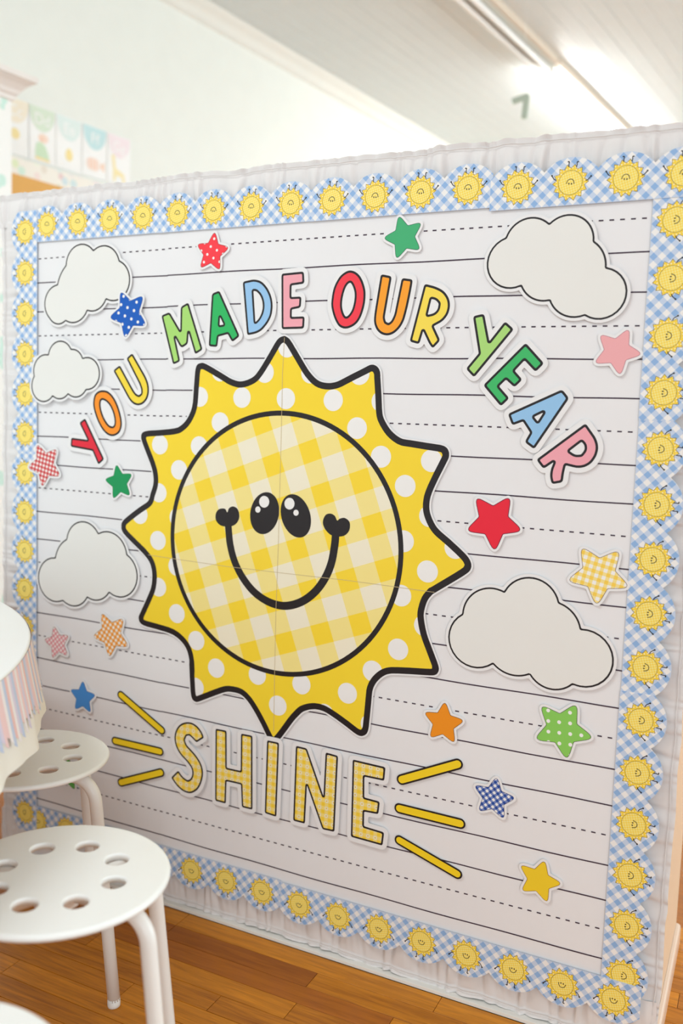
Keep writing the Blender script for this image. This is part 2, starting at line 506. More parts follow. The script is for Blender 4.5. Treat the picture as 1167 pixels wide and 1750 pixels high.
paper('lined_paper', 'wide right sheet of white ruled practice paper behind the big sun', SEAM - 0.004, 1.37, 0.0019, 0.0008)

# ------------------------------------------------------------------ ruffled fabric edging
def ruffle(label, length, width, loc, roty, seed, amp=0.008, frill=0.010, hem_wave=0.003, base=0.0, inner_wave=0):
    """local x along, local z outward, folds stand out towards -y"""
    rg = np.random.default_rng(seed)
    nx = int(length / 0.0028); nz_ = 18
    xs = np.linspace(0, length, nx + 1)
    knots = [0.0]
    while knots[-1] < length + 0.1: knots.append(knots[-1] + 0.010 + rg.random() ** 1.6 * 0.045)
    knots = np.array(knots); ph = np.interp(xs, knots, np.arange(len(knots)))
    hts = rg.random(len(knots) + 3)
    def fold(phs):
        k = np.floor(phs).astype(int) % len(hts); fr = phs - np.floor(phs)
        s = np.where(fr < 0.72, np.sin(fr / 0.72 * PI / 2), np.cos((fr - 0.72) / 0.28 * PI / 2))
        return (0.25 + 0.75 * hts[k]) * s
    hemk = np.interp(xs, np.cumsum(np.r_[0, 0.015 + rg.random(400) * 0.05]), rg.random(401))
    V = []; F = []
    for j in range(nz_ + 1):
        b = j / nz_
        hs = 1 - frill / width
        skew = (0.35 * np.sin(ph * 1.7 + seed)) * (b - 0.5)
        fo = fold(np.clip(ph + skew + 3, 0, None))
        fine = 0.25 * np.sin(xs * 310 + 4 * np.sin(xs * 41 + b * 1.4)) * 0.5
        if b <= hs:
            t = b / hs; env = 0.55 + 0.45 * math.sin(PI * min(1, t * 1.02)); env *= (1 - 0.55 * t ** 6)
        else:
            t = (b - hs) / (1 - hs); env = 0.45 + 0.35 * t
        y = -(base + amp * env * (fo + fine * 0.5))
        if abs(b - hs) < 0.5 / nz_: y = y * 0.5
        zz = b * width + hem_wave * (hemk - 0.5) * 2 * (b ** 1.5)
        for i in range(nx + 1): V.append((xs[i], y[i], zz[i] if hasattr(zz, '__len__') else zz))
    for j in range(nz_):
        for i in range(nx):
            a = j * (nx + 1) + i; F.append((a, a + 1, a + nx + 2, a + nx + 1))
    o = mesh_obj('ruffled_edging', V, F, MAT['fabric'], smooth=True)
    o.location = loc; o.rotation_euler = (0, roty, 0)
    # stitched hem roll along the outer seam
    hz = (1 - frill / width) * width
    path = []
    for i in range(0, nx + 1, 2):
        path.append((xs[i], -(base + 0.0035 + amp * 0.5 * float(fold(np.array([ph[i] + 3]))[0])), hz + hem_wave * (hemk[i] - 0.5) * 2))
    Vt, Ft = tube(path, 0.0008, 6)
    mesh_obj('gathered_hem', Vt, Ft, MAT['fabric'], o, smooth=True)
    tag(o, label, 'fabric edging', 'ruffled fabric edging round the display')
ruffle('white gathered ruffle along the top edge of the paper display', 1.592, 0.077, (-0.135, 0.0165, 1.545), 0, 1, amp=0.0130, base=0.0008)
ruffle('white gathered ruffle down the left side of the paper display', 1.56, 0.095, (-0.030, 0.0160, 0.0), -PI / 2, 2, amp=0.0075)
ruffle('white gathered ruffle down the right side of the paper display', 1.56, 0.075, (1.382, 0.0160, 1.555), PI / 2, 3, amp=0.0065)
ruffle('white gathered ruffle along the floor below the paper display', 1.585, 0.101, (1.452, 0.0150, 0.110), PI, 4, amp=0.0105, frill=0.010, hem_wave=0.0026)

# ------------------------------------------------------------------ scalloped border strips with printed suns
GB = gingham('blue_gingham', (146, 183, 228), (200, 214, 236), (244, 242, 240), 0.01874, PI / 4, (0.0045, 0.0), 0.5)
SUNY = dotted('small_sun_dotted_yellow', (250, 215, 70), (252, 244, 210), 0.0052, 0.0011, 0.3)
SUNF = gingham('small_sun_face', (252, 216, 78), (252, 228, 112), (252, 238, 158), 0.0042, 0.35, duty=0.5)
INKB = flat('brown_ink', (92, 66, 48), 0.5)
def disc_layer(V, F, MI, poly, y, mi):
    k = len(V); V.extend((p[0], y, p[1]) for p in poly)
    tris = tessellate_polygon([[Vector((p[0], p[1], 0)) for p in poly]])
    for t in tris:
        a, b, c = (poly[q] for q in t)
        cr = (b[0] - a[0]) * (c[1] - a[1]) - (b[1] - a[1]) * (c[0] - a[0])
        F.append(tuple(k + q for q in (t if cr > 0 else reversed(t)))); MI.append(mi)
def stroke_poly(path, w):
    P = [np.array(p) for p in path]; L = []; Rr = []
    for i in range(len(P)):
        d = P[min(i + 1, len(P) - 1)] - P[max(i - 1, 0)]; d = d / np.linalg.norm(d); nn = np.array([-d[1], d[0]]) * w
        L.append(P[i] + nn); Rr.append(P[i] - nn)
    return Rr + L[::-1]
def circ(cx, cz, r, n=28, rz=None): return [(cx + r * math.cos(2 * PI * k / n), cz + (rz or r) * math.sin(2 * PI * k / n)) for k in range(n)]
def star_ring(n, ro, ri, grow=0.0):
    out = []
    for k in range(2 * n):
        a = PI * k / n + 0.1; r = (ro if k % 2 == 0 else ri) + grow * (1.5 if k % 2 == 0 else 1)
        out.append((r * math.cos(a), r * math.sin(a)))
    return out
V = []; F = []; MI = []
disc_layer(V, F, MI, star_ring(14, 0.0302, 0.0240, 0.0007), -0.00002, 1)
disc_layer(V, F, MI, star_ring(14, 0.0302, 0.0240, -0.0001), -0.00010, 0)
disc_layer(V, F, MI, circ(0, 0, 0.0205, 40), -0.00018, 1)
disc_layer(V, F, MI, circ(0, 0, 0.0199, 40), -0.00026, 2)
sm = [(-0.0062 * math.cos(a), -0.0008 + 0.0068 * math.sin(a)) for a in np.linspace(0, PI, 13)]   # smile bows outward (local +z = face down)
disc_layer(V, F, MI, stroke_poly(sm, 0.0006), -0.00034, 3)
for sx in (-1, 1):
    disc_layer(V, F, MI, circ(sx * 0.0022, -0.0018, 0.0012, 10, 0.0015), -0.00034, 3)
    disc_layer(V, F, MI, circ(sx * 0.0064, -0.0010, 0.0009, 8), -0.00034, 3)
    arm = [(sx * 0.0255, 0.0035), (sx * 0.0292, 0.0056), (sx * 0.0330, 0.0105)]
    disc_layer(V, F, MI, stroke_poly(arm, 0.0008), -0.00012, 3)
    disc_layer(V, F, MI, circ(sx * 0.0334, 0.0112, 0.0016, 8), -0.00013, 3)
    leg = [(sx * 0.0065, 0.026), (sx * 0.0070, 0.030), (sx * 0.0066, 0.0345)]
    disc_layer(V, F, MI, stroke_poly(leg, 0.0008), -0.00012, 3)
    disc_layer(V, F, MI, circ(sx * 0.0080, 0.0346, 0.0020, 8, 0.0011), -0.00013, 3)
V = [(v_[0], v_[1], v_[2]) for v_ in V]
sun_me = bpy.data.meshes.new('printed_sun'); sun_me.from_pydata([tuple(map(float, q)) for q in V], [], F)
for mm in (SUNY, INKB, SUNF, MAT['ink']): sun_me.materials.append(mm)
sun_me.polygons.foreach_set('material_index', MI)

def strip(label, centers, pitch, inner, y, kind, ext0=0.5, ext1=0.5, lean=0.0):
    """centers: world coordinate along the side of each sun; inner: coordinate of the straight edge"""
    centers = list(centers)
    rot = {'top': 0, 'right': PI / 2, 'bottom': PI, 'left': -PI / 2}[kind]
    sgn = {'top': 1, 'right': -1, 'bottom': -1, 'left': 1}[kind]      # local x -> world axis
    cs = sorted(centers, key=lambda c: c * sgn)
    a0 = cs[0]
    loc = {'top': (a0, y, inner), 'bottom': (a0, y, inner), 'left': (inner, y, a0), 'right': (inner, y, a0)}[kind]
    root = thing('border_strip', label, 'border strip', loc, (0, rot, 0), 'scalloped gingham border strips')
    bc = 0.0375
    L = [(-ext0 * pitch, 0.0)]
    loc_c = [(c - a0) * sgn for c in cs]
    L.append((loc_c[-1] + ext1 * pitch, 0.0))
    Rr, b0 = 0.0593, -0.0168
    outer = []
    for c in loc_c:
        lo = -ext0 * pitch if c == loc_c[0] else c - pitch / 2
        hi = c + ext1 * pitch if c == loc_c[-1] else c + pitch / 2
        for k in range(13):
            a = lo + (hi - lo) * k / 12
            q = min(abs(a - c), 0.0585)
            outer.append((a, bc + b0 + math.sqrt(Rr * Rr - q * q)))
    L += outer[::-1]
    ded = [L[0]]
    for p in L[1:]:
        if math.hypot(p[0] - ded[-1][0], p[1] - ded[-1][1]) > 1e-5: ded.append(p)
    o = plate('border_card', [ded], -0.0007, 0.0, GB, root)
    for c in loc_c:
        s = link('printed_sun', sun_me, root, (c, -0.0007, bc))
        s.rotation_euler = (0, (random.random() - 0.5) * 0.03 + 0.08, 0)
px, pz = 0.0914, 0.0936
tc_ = [0.030 + px * k for k in range(17)]
strip('blue gingham strip with smiling suns, top edge, leftmost piece', tc_[0:4], px, 1.5035, -0.0008, 'top')
strip('blue gingham strip with smiling suns, top edge, second from left', tc_[4:8], px, 1.5030, -0.0012, 'top')
strip('blue gingham strip with smiling suns, top edge, above the red O', tc_[8:12], px, 1.5025, -0.0016, 'top')
strip('blue gingham strip with smiling suns, top edge, rightmost piece', tc_[12:16], px, 1.4965, -0.0020, 'top', 0.54)
rc = [1.461 - pz * k for k in range(15)]
strip('blue gingham strip with smiling suns, right side, uppermost piece', rc[0:4], pz, 1.3555, -0.0010, 'right')
strip('blue gingham strip with smiling suns, right side, middle piece', rc[4:9], pz, 1.3565, -0.0006, 'right')
strip('blue gingham strip with smiling suns, right side, lowest piece', rc[9:15], pz, 1.3555, -0.0010, 'right')
lc = [1.529 - pz * k for k in range(16)]
strip('blue gingham strip with smiling suns, left side, uppermost piece', lc[0:6], pz, 0.0008, -0.0018, 'left')
strip('blue gingham strip with smiling suns, left side, middle piece', lc[6:11], pz, -0.0006, -0.0014, 'left')
strip('blue gingham strip with smiling suns, left side, lowest piece, behind the stools', lc[11:16], pz, 0.0004, -0.0018, 'left')
bx = [1.380 - 0.0917 * k for k in range(16)]
strip('blue gingham strip with smiling suns, bottom edge, rightmost piece', bx[0:8], 0.0917, 0.1385, -0.0020, 'bottom')
strip('blue gingham strip with smiling suns, bottom edge, middle piece', bx[8:12], 0.0917, 0.1415, -0.0012, 'bottom')
strip('blue gingham strip with smiling suns, bottom edge, leftmost piece, behind the stool legs', bx[12:16], 0.0917, 0.1500, -0.0008, 'bottom')

# ------------------------------------------------------------------ the big sun poster
SUNCL = (B(200, 560, 3.89, [(1108, 78), (1078, 98), (1030, 180), (960, 295), (910, 350), (830, 378), (760, 362), (690, 320), (590, 262), (560, 256), (541, 278), (530, 400), (518, 530), (480, 620), (430, 672), (380, 690), (280, 700), (200, 706), (178, 728), (205, 810), (240, 900), (258, 970), (260, 1040), (240, 1110)])
         + B(200, 860, 3.89, [(220, 0), (150, 50), (60, 122), (46, 155), (58, 190), (120, 255), (190, 325), (235, 390), (252, 470), (245, 560), (215, 640), (172, 735), (161, 768), (185, 795), (280, 822), (370, 852), (430, 895), (475, 955), (497, 1030), (503, 1120)])
         + B(220, 980, 3.89, [(420, 600), (425, 700), (432, 805), (447, 833), (477, 827), (560, 795), (640, 768), (690, 768), (750, 785), (800, 830), (850, 905), (900, 998), (935, 1070), (962, 1108), (1000, 1078), (1080, 970)])
         + B(460, 1000, 3.89, [(180, 855), (220, 820), (290, 803), (360, 815), (430, 855), (520, 920), (588, 972), (618, 980), (640, 958), (650, 880), (662, 760), (670, 690), (695, 635), (740, 590), (790, 568), (850, 565), (960, 570), (1080, 577), (1105, 565), (1105, 535), (1070, 440), (1030, 330), (1010, 230), (1010, 170), (1035, 90), (1075, 40)])
         + B(520, 860, 3.89, [(850, 580), (960, 515), (1058, 455), (1088, 425), (1083, 388), (1050, 345), (960, 260), (880, 190), (840, 130), (815, 60)])
         + B(480, 560, 3.89, [(968, 1160), (985, 1090), (1030, 990), (1082, 888), (1098, 845), (1078, 808), (980, 790), (860, 770), (790, 755), (720, 700), (670, 620), (655, 560), (650, 450), (643, 340), (638, 290), (608, 268), (560, 290), (460, 340), (380, 380), (310, 390), (240, 370), (180, 310), (130, 230), (58, 108), (33, 82)]))
cl = smooth(SUNCL, 4)
c0 = cl.mean(0)
sun = thing('sun_poster', 'large smiling yellow sun cut-out with white polka dots and a gingham face', 'sun poster', (c0[0], -0.0004, c0[1]))
fs = Field([cl], pad=0.018, h=0.0024)
HW = 0.0065
big = lambda L: [max(L, key=len)]
plate('card_margin', big(fs.contour(level=HW + 0.0032)), -0.0010, 0.0, MAT['card'], sun, c0)
plate('black_outline', big(fs.contour(level=HW)), -0.0011, None, MAT['ink'], sun, c0)
plate('yellow_rays', big(fs.contour(level=-HW)), -0.00125, None, flat('sun_yellow', (254, 221, 54), 0.38), sun, c0)
dots = [(200, 560, (833, 465)), (200, 560, (1125, 472)), (200, 560, (688, 630)), (200, 560, (548, 788)), (200, 560, (288, 778)), (200, 560, (415, 945)), (200, 560, (280, 1097)), (200, 560, (552, 460)), (200, 560, (985, 298)), (200, 560, (690, 290)), (200, 560, (1135, 128)),
        (480, 560, (350, 483)), (480, 560, (508, 668)), (480, 560, (667, 858)), (480, 560, (828, 1052)), (480, 560, (525, 308)), (480, 560, (672, 490)), (480, 560, (1003, 885)), (480, 560, (200, 300)),
        (200, 860, (155, 75)), (200, 860, (275, 247)), (200, 860, (405, 95)), (200, 860, (397, 418)), (200, 860, (278, 557)), (200, 860, (400, 733)), (200, 860, (530, 912)), (200, 860, (662, 1095)), (200, 860, (935, 1140)),
        (520, 860, (662, 252)), (520, 860, (820, 453)), (520, 860, (645, 613)), (520, 860, (800, 812)), (520, 860, (625, 970)), (520, 860, (455, 1115)), (520, 860, (1005, 295)), (520, 860, (835, 85)),
        (220, 980, (448, 755)), (220, 980, (1150, 735)), (220, 980, (993, 877)),
        (460, 1000, (522, 717)), (460, 1000, (370, 855)), (460, 1000, (675, 925))]
WD = flat('dot_white', (246, 244, 242), 0.4)
inner = fs.d + HW
cc4 = [onp(*q, 1, 0) for q in ((295, 918), (686.6, 942), (487, 698), (480, 1158.6))]
for ox, oy, p in dots:
    q = B(ox, oy, 3.89, [p])[0]
    j0 = np.searchsorted(fs.zs, q[1]); i0 = np.searchsorted(fs.xs, q[0])
    if inner[j0, i0] < -0.021:
        L = [circ(q[0], q[1], 0.0212, 36)]
    else:
        sub = Field([circ(q[0], q[1], 0.0212, 36)], pad=0.004, res=44)
        fx = (sub.X - fs.xs[0]) / fs.h; fz = (sub.Z - fs.zs[0]) / fs.h
        i = np.clip(fx.astype(int), 0, len(fs.xs) - 2); j = np.clip(fz.astype(int), 0, len(fs.zs) - 2)
        a, b = fx - i, fz - j
        G = inner[j, i] * (1 - a) * (1 - b) + inner[j, i + 1] * a * (1 - b) + inner[j + 1, i] * (1 - a) * b + inner[j + 1, i + 1] * a * b
        L = sub.contour(np.maximum(sub.d, G))
        L = [max(L, key=len)] if L else None
    if L: plate('polka_dot', L, -0.00138, None, WD, sun, c0)
fcx, fcz, fr = (cc4[0][0] + cc4[1][0]) / 2, (cc4[2][2] + cc4[3][2]) / 2, (cc4[1][0] - cc4[0][0] + cc4[2][2] - cc4[3][2]) / 4
plate('face_outline', [circ(fcx, fcz, fr, 120)], -0.0015, None, MAT['ink'], sun, c0)
FG = gingham('big_face_gingham', (254, 220, 58), (250, 231, 146), (246, 238, 214), 0.0895, math.radians(20.3), (0.7177 - c0[0], 1.0257 - c0[1]), 0.475, 0.4)
# lattice origin at the lower-left corner of one saturated square
plate('gingham_face', [circ(fcx, fcz, fr - 0.0104, 120)], -0.0016, None, FG, sun, c0)
# printed glow towards the rim of the face is part of the print
def ell(ox, oy, s, c, ma, mi_, n=40):
    return [B(ox, oy, s, [(c[0] + ma[0] * math.cos(t) + mi_[0] * math.sin(t), c[1] + ma[1] * math.cos(t) + mi_[1] * math.sin(t))])[0][:2] for t in np.linspace(0, 2 * PI, n, endpoint=False)]
for cen, ma, mi_, h1, h2 in (((481, 547), (17, -99), (67, 12), ((479, 493), 24, 28), ((449, 530), 12.5, 15)), ((629, 560), (27, 102), (67, -15), ((599, 502), 24, 28), ((630, 545), 12.5, 14.5))):
    e = plate('eye', [ell(280, 680, 2.779, cen, ma, mi_)], -0.0018, None, MAT['ink'], sun, c0)
    for hc, hx, hy in (h1, h2):
        plate('eye_highlight', [ell(280, 680, 2.779, hc, (0, hy), (hx, 0), 20)], -0.0019, None, WD, e, c0)
sp = np.array(B(280, 680, 2.779, [(308, 600), (311, 640), (318, 700), (338, 775), (375, 850), (430, 920), (500, 968), (575, 987), (650, 970), (715, 925), (765, 860), (797, 785), (813, 700), (818, 645)]))
mid = sp[1:-1]; 
def cat_open(P, k=6):
    P = np.vstack([2 * P[0] - P[1], P, 2 * P[-1] - P[-2]]); out = []
    for i in range(1, len(P) - 2):
        for j in range(k):
            t = j / k; p0, p1, p2, p3 = P[i - 1:i + 3]
            out.append(0.5 * (2 * p1 + (p2 - p0) * t + (2 * p0 - 5 * p1 + 4 * p2 - p3) * t * t + (3 * p1 - 3 * p2 + p3 - p0) * t ** 3))
    out.append(P[-2]); return np.array(out)
spl = cat_open(sp)
plate('smile', [np.array(stroke_poly(spl, 0.0084))], -0.0017, None, MAT['ink'], sun, c0)
for hp in ([(304, 543), (292, 526), (265, 528), (250, 548), (249, 578), (266, 601), (290, 610), (325, 609), (350, 592), (361, 562), (353, 528), (331, 515), (312, 524)],
           [(825, 582), (814, 560), (793, 549), (769, 557), (757, 590), (768, 623), (795, 650), (830, 658), (862, 652), (883, 627), (884, 590), (862, 570), (838, 573)]):
    plate('smile_heart', [smooth(B(280, 680, 2.779, hp), 4)], -0.0018, None, MAT['ink'], sun, c0)
SE = flat('poster_seam', (206, 184, 140), 0.6)
for pth in ([(487, 577), (483.5, 640), (482.5, 700), (480, 800), (476.5, 930), (472.5, 1040), (470, 1158), (468.5, 1250)], [(254, 948), (300, 955), (390, 968), (500, 981), (590, 991), (672, 1002), (743, 1012)]):
    P = np.array([(lambda q: (q[0], q[2]))(onp(*q, 1, 0)) for q in pth])
    plate('poster_seam', [np.array(stroke_poly(P, 0.0005))], -0.00195, None, SE, sun, c0)

# ------------------------------------------------------------------ letters
def A_(o, s, pts): return B(o[0], o[1], s, pts)
o1, s1 = (100, 580), 5.835
o2, s2 = (260, 480), 6.865
o3, s3 = (400, 450), 6.865
o4, s4 = (550, 440), 4.8625
o5, s5 = (780, 520), 6.483
o6, s6 = (850, 650), 6.142
o7, s7 = (280, 1210), 5.305
o8, s8 = (480, 1250), 5.305
RED, ORA, YEL = (232, 40, 62), (255, 150, 36), (250, 221, 66)
LGR, GRE, BLU, PIN = (171, 222, 118), (44, 186, 100), (154, 200, 240), (246, 170, 182)
LET = [
 ('Y', 'red letter Y leaning left at the start of the rainbow word arc', 'p', RED, A_(o1, s1, [(214, 832), (272, 786), (462, 1196), (404, 1250), (345, 1112), (127, 1070), (133, 980), (296, 1002)]), None),
 ('O', 'orange letter O in the first word, between red Y and yellow U', 's', ORA, A_(o1, s1, [(445, 508), (500, 520), (555, 575), (600, 665), (630, 770), (638, 850), (622, 915), (590, 950), (545, 965), (495, 950), (445, 900), (400, 820), (365, 720), (352, 640), (365, 560), (400, 520)]),
  A_(o1, s1, [(440, 605), (480, 620), (520, 665), (552, 740), (565, 810), (560, 855), (540, 868), (505, 850), (465, 790), (435, 710), (426, 640)])),
 ('U', 'yellow letter U leaning left, beside the light green M', 'p', YEL, A_(o1, s1, [(683, 190), (742, 138), (880, 380), (905, 450), (910, 530), (890, 600), (850, 645), (800, 662), (750, 645), (710, 600), (640, 470), (552, 310), (618, 258), (755, 510), (780, 545), (808, 558), (830, 540), (832, 505), (815, 450)]), None),
 ('M', 'light green letter M in the arc above the sun', 'p', LGR, A_(o2, s2, [(115, 408), (212, 368), (337, 583), (343, 306), (432, 254), (600, 808), (511, 864), (435, 605), (425, 742), (360, 784), (334, 768), (277, 665), (336, 945), (253, 984)]), None),
 ('A', 'green letter A between the light green M and blue D', 'p', GRE, A_(o2, s2, [(708, 152), (796, 116), (1034, 650), (946, 720), (893, 625), (785, 655), (770, 778), (670, 768)]), A_(o2, s2, [(803, 425), (845, 514), (797, 522)])),
 ('D', 'sky blue letter D between the green A and pink E', 'p', BLU, A_(o3, s3, [(108, 218), (245, 188), (330, 212), (400, 290), (445, 390), (461, 490), (448, 610), (405, 700), (330, 790), (265, 825), (160, 846)]), A_(o3, s3, [(233, 326), (265, 328), (310, 372), (338, 440), (345, 520), (325, 600), (290, 660), (256, 692)])),
 ('E', 'pink letter E directly above the top point of the sun', 'p', PIN, A_(o3, s3, [(562, 124), (825, 98), (831, 240), (680, 262), (678, 397), (797, 391), (788, 522), (684, 544), (682, 630), (834, 624), (826, 768), (564, 775)]), None),
 ('O', 'red letter O, first letter of the word right of the pink E', 's', (248, 62, 78), A_(o4, s4, [(245, 110), (295, 130), (335, 180), (362, 260), (366, 330), (355, 410), (325, 500), (280, 560), (210, 592), (150, 575), (110, 510), (85, 420), (85, 350), (105, 250), (150, 165), (200, 122)]),
  A_(o4, s4, [(238, 212), (262, 245), (276, 300), (272, 370), (250, 445), (210, 492), (185, 465), (171, 400), (180, 320), (205, 245)])),
 ('U', 'orange letter U between the red O and yellow R', 'p', (255, 164, 40), A_(o4, s4, [(494, 140), (585, 158), (525, 500), (535, 535), (557, 547), (580, 530), (605, 480), (668, 172), (760, 184), (745, 275), (715, 420), (685, 530), (650, 590), (600, 635), (550, 652), (495, 640), (455, 600), (435, 540), (440, 470)]), None),
 ('R', 'yellow letter R above the right half of the sun', 'p', (252, 224, 84), A_(o4, s4, [(856, 220), (950, 243), (1020, 280), (1060, 340), (1070, 400), (1055, 470), (1010, 530), (932, 572), (987, 690), (924, 758), (895, 720), (845, 612), (812, 722), (732, 700)]), A_(o4, s4, [(914, 346), (950, 355), (974, 385), (965, 435), (935, 465), (882, 478)])),
 ('Y', 'light green letter Y starting the last word of the arc', 'p', (174, 222, 124), A_(o5, s5, [(186, 134), (310, 106), (368, 412), (542, 190), (640, 278), (198, 812), (108, 716), (250, 545)]), None),
 ('E', 'green tilted letter E between the light green Y and blue A', 'p', (62, 188, 106), A_(o5, s5, [(770, 428), (974, 656), (878, 752), (757, 622), (648, 738), (734, 836), (645, 922), (552, 835), (475, 910), (590, 1042), (495, 1132), (300, 898)]), None),
 ('A', 'sky blue tilted letter A in the last word of the arc', 'p', (152, 200, 240), A_(o6, s6, [(682, 96), (755, 188), (388, 724), (288, 648), (345, 548), (270, 432), (158, 474), (112, 352)]), A_(o6, s6, [(388, 384), (486, 336), (425, 432)])),
 ('R', 'pink tilted letter R ending the rainbow word arc', 'p', (246, 170, 182), A_(o6, s6, [(928, 450), (1040, 610), (1064, 700), (1045, 790), (990, 870), (920, 912), (840, 922), (720, 892), (700, 970), (688, 1070), (572, 1090), (553, 1010), (560, 940), (592, 858), (485, 930), (410, 832)]), A_(o6, s6, [(885, 645), (916, 680), (918, 730), (880, 778), (820, 783), (758, 742)])),
]
gl = 'rainbow cut-out letters arching over the sun'
for k, (ch, lab, mode, rgb, outer, hole) in enumerate(LET):
    fo = smooth(outer, 6) if mode == 's' else fillet(outer)
    ho = [] if hole is None else [smooth(hole, 5) if mode == 's' else fillet(hole, 0.0015, 0.0015)]
    cutout('cutout_letter', lab, 'letter', gl, [fo], flat('letter_%d_%d_%d' % rgb, rgb, 0.42), -0.0012, 0.0043, 0.0088, holes=ho)
# yellow patterned letters
def shine_mat():
    nt = NT('yellow_daisy_gingham', 0.42)
    p = 0.0158
    u, v = nt.obj_xz((0, 0), 0.0)
    fu = nt.math('FRACT', nt.math('DIVIDE', u, p)); fv = nt.math('FRACT', nt.math('DIVIDE', v, p))
    a = nt.math('LESS_THAN', fu, 0.5); b = nt.math('LESS_THAN', fv, 0.5)
    c1 = nt.mix(a, lin((240, 226, 176)), lin((252, 226, 128))); c2 = nt.mix(a, lin((252, 226, 128)), lin((252, 215, 64)))
    base = nt.mix(b, c1, c2)
    du = nt.math('SUBTRACT', fu, 0.75); dv = nt.math('SUBTRACT', fv, 0.75)
    d = nt.math('SQRT', nt.math('ADD', nt.math('MULTIPLY', du, du), nt.math('MULTIPLY', dv, dv)))
    ring = nt.math('LESS_THAN', d, 0.235); core = nt.math('LESS_THAN', d, 0.12)
    nt.color(nt.mix(core, nt.mix(ring, base, lin((246, 240, 222))), lin((245, 212, 84))))
    return nt.m
SM = shine_mat()
SH = [
 ('yellow patterned letter S starting the word below the sun', 'm', A_(o7, s7, [(205, 122), (260, 125), (310, 155), (350, 205), (374, 264), (305, 308), (270, 270), (240, 243), (215, 248), (200, 285), (215, 330), (300, 420), (350, 500), (368, 580), (355, 660), (320, 735), (255, 772), (190, 755), (130, 705), (75, 625), (140, 560), (180, 620), (225, 650), (255, 635), (270, 590), (262, 540), (220, 480), (160, 420), (120, 350), (102, 270), (115, 200), (150, 145)])),
 ('yellow patterned letter H between S and I below the sun', 'p', A_(o7, s7, [(478, 181), (578, 201), (579, 536), (705, 564), (708, 226), (812, 246), (812, 916), (716, 893), (708, 688), (577, 658), (571, 861), (474, 834)])),
 ('yellow patterned letter I touching the bottom point of the sun', 'p', A_(o7, s7, [(944, 286), (1053, 310), (1028, 980), (923, 946)])),
 ('yellow patterned letter N below the sun, left of the E', 'p', A_(o8, s8, [(144, 124), (243, 148), (393, 580), (413, 184), (526, 216), (493, 904), (384, 880), (244, 482), (226, 830), (119, 802)])),
 ('yellow patterned letter E ending the word below the sun', 'p', A_(o8, s8, [(658, 248), (955, 318), (944, 442), (764, 404), (763, 592), (904, 630), (890, 744), (762, 720), (760, 852), (943, 908), (928, 1028), (641, 948)])),
]
for k, (lab, mode, outer) in enumerate(SH):
    cutout('cutout_letter', lab, 'letter', 'yellow patterned letters below the sun', [fillet(outer, 0.004)], SM, -0.0030, 0.0038, 0.0090)

# rays beside the lower word
def capsule(a, b, r, n=12):
    a, b = np.array(a[:2]), np.array(b[:2]); d = (b - a) / np.linalg.norm(b - a); t0 = math.atan2(d[1], d[0])
    out = [b + r * np.array([math.cos(t0 + t), math.sin(t0 + t)]) for t in np.linspace(-PI / 2, PI / 2, n)]
    out += [a + r * np.array([math.cos(t0 + t), math.sin(t0 + t)]) for t in np.linspace(PI / 2, 3 * PI / 2, n)]
    return np.array(out)
oL, sL = (180, 1160), 8.75
oR, sR = (660, 1280), 7.293
ry = flat('ray_yellow', (254, 219, 40), 0.4)
for lab, o_, s_, a, b, r in (('yellow bar cut-out left of the lower word, uppermost, steeply slanted', oL, sL, (240, 240), (850, 768), 0.0100),
                       ('yellow bar cut-out left of the lower word, middle one', oL, sL, (152, 925), (825, 1085), 0.0100),
                       ('yellow bar cut-out left of the lower word, lowest one, above the stool', oL, sL, (242, 1546), (836, 1398), 0.0102),
                       ('yellow bar cut-out right of the lower word, uppermost, rising to the right', oR, sR, (198, 378), (892, 184), 0.0108),
                       ('yellow bar cut-out right of the lower word, middle one', oR, sR, (168, 736), (925, 925), 0.0106),
                       ('yellow bar cut-out right of the lower word, lowest, slanting down to the right', oR, sR, (168, 1132), (888, 1552), 0.0102)):
    p = B(o_[0], o_[1], s_, [a, b])
    cutout('ray_cutout', lab, 'cut-out', 'yellow bars beside the lower word', [capsule(p[0], p[1], r)], ry, -0.0010, 0.0035, 0.0, res=150)

# clouds
def cloud(label, o_, s_, seq, y):
    """seq: cusp, mid, cusp, mid ... closed"""
    pts = B(o_[0], o_[1], s_, seq); L = []
    n = len(pts)
    for i in range(0, n, 2):
        L += arc3(pts[i][:2], pts[i + 1][:2], pts[(i + 2) % n][:2])
    cutout('cloud_cutout', label, 'cloud', 'white cloud cut-outs', [np.array(L)], MAT['cloud'], y, 0.0032, 0.0052, res=150, face_name='cloud_face')
cloud('white cloud cut-out in the upper left corner, under the blue dotted star', (60, 400), 5.835, [(313, 313), (470, 97), (590, 160), (735, 117), (850, 265), (955, 435), (905, 610), (800, 672), (718, 655), (640, 757), (530, 768), (435, 880), (313, 870), (210, 900), (150, 845), (100, 690), (228, 503), (262, 395)], -0.0016)
cloud('small white cloud cut-out overlapping the left border, above the red Y', (40, 570), 7.78, [(348, 278), (505, 95), (657, 205), (750, 232), (810, 325), (1022, 440), (855, 755), (750, 850), (615, 812), (510, 878), (410, 840), (160, 830), (158, 568), (200, 340)], -0.0038)
cloud('white cloud cut-out in the middle of the left side beside the sun', (50, 870), 5.835, [(378, 297), (530, 118), (698, 238), (880, 255), (985, 450), (1085, 620), (805, 835), (700, 912), (588, 883), (470, 971), (342, 915), (120, 800), (265, 480), (300, 375)], -0.0016)
cloud('large white cloud cut-out in the upper right corner', (820, 350), 4.322, [(193, 243), (330, 103), (515, 138), (740, 83), (848, 270), (918, 350), (938, 462), (1092, 640), (775, 822), (620, 823), (515, 712), (385, 697), (305, 605), (60, 500)], -0.0016)
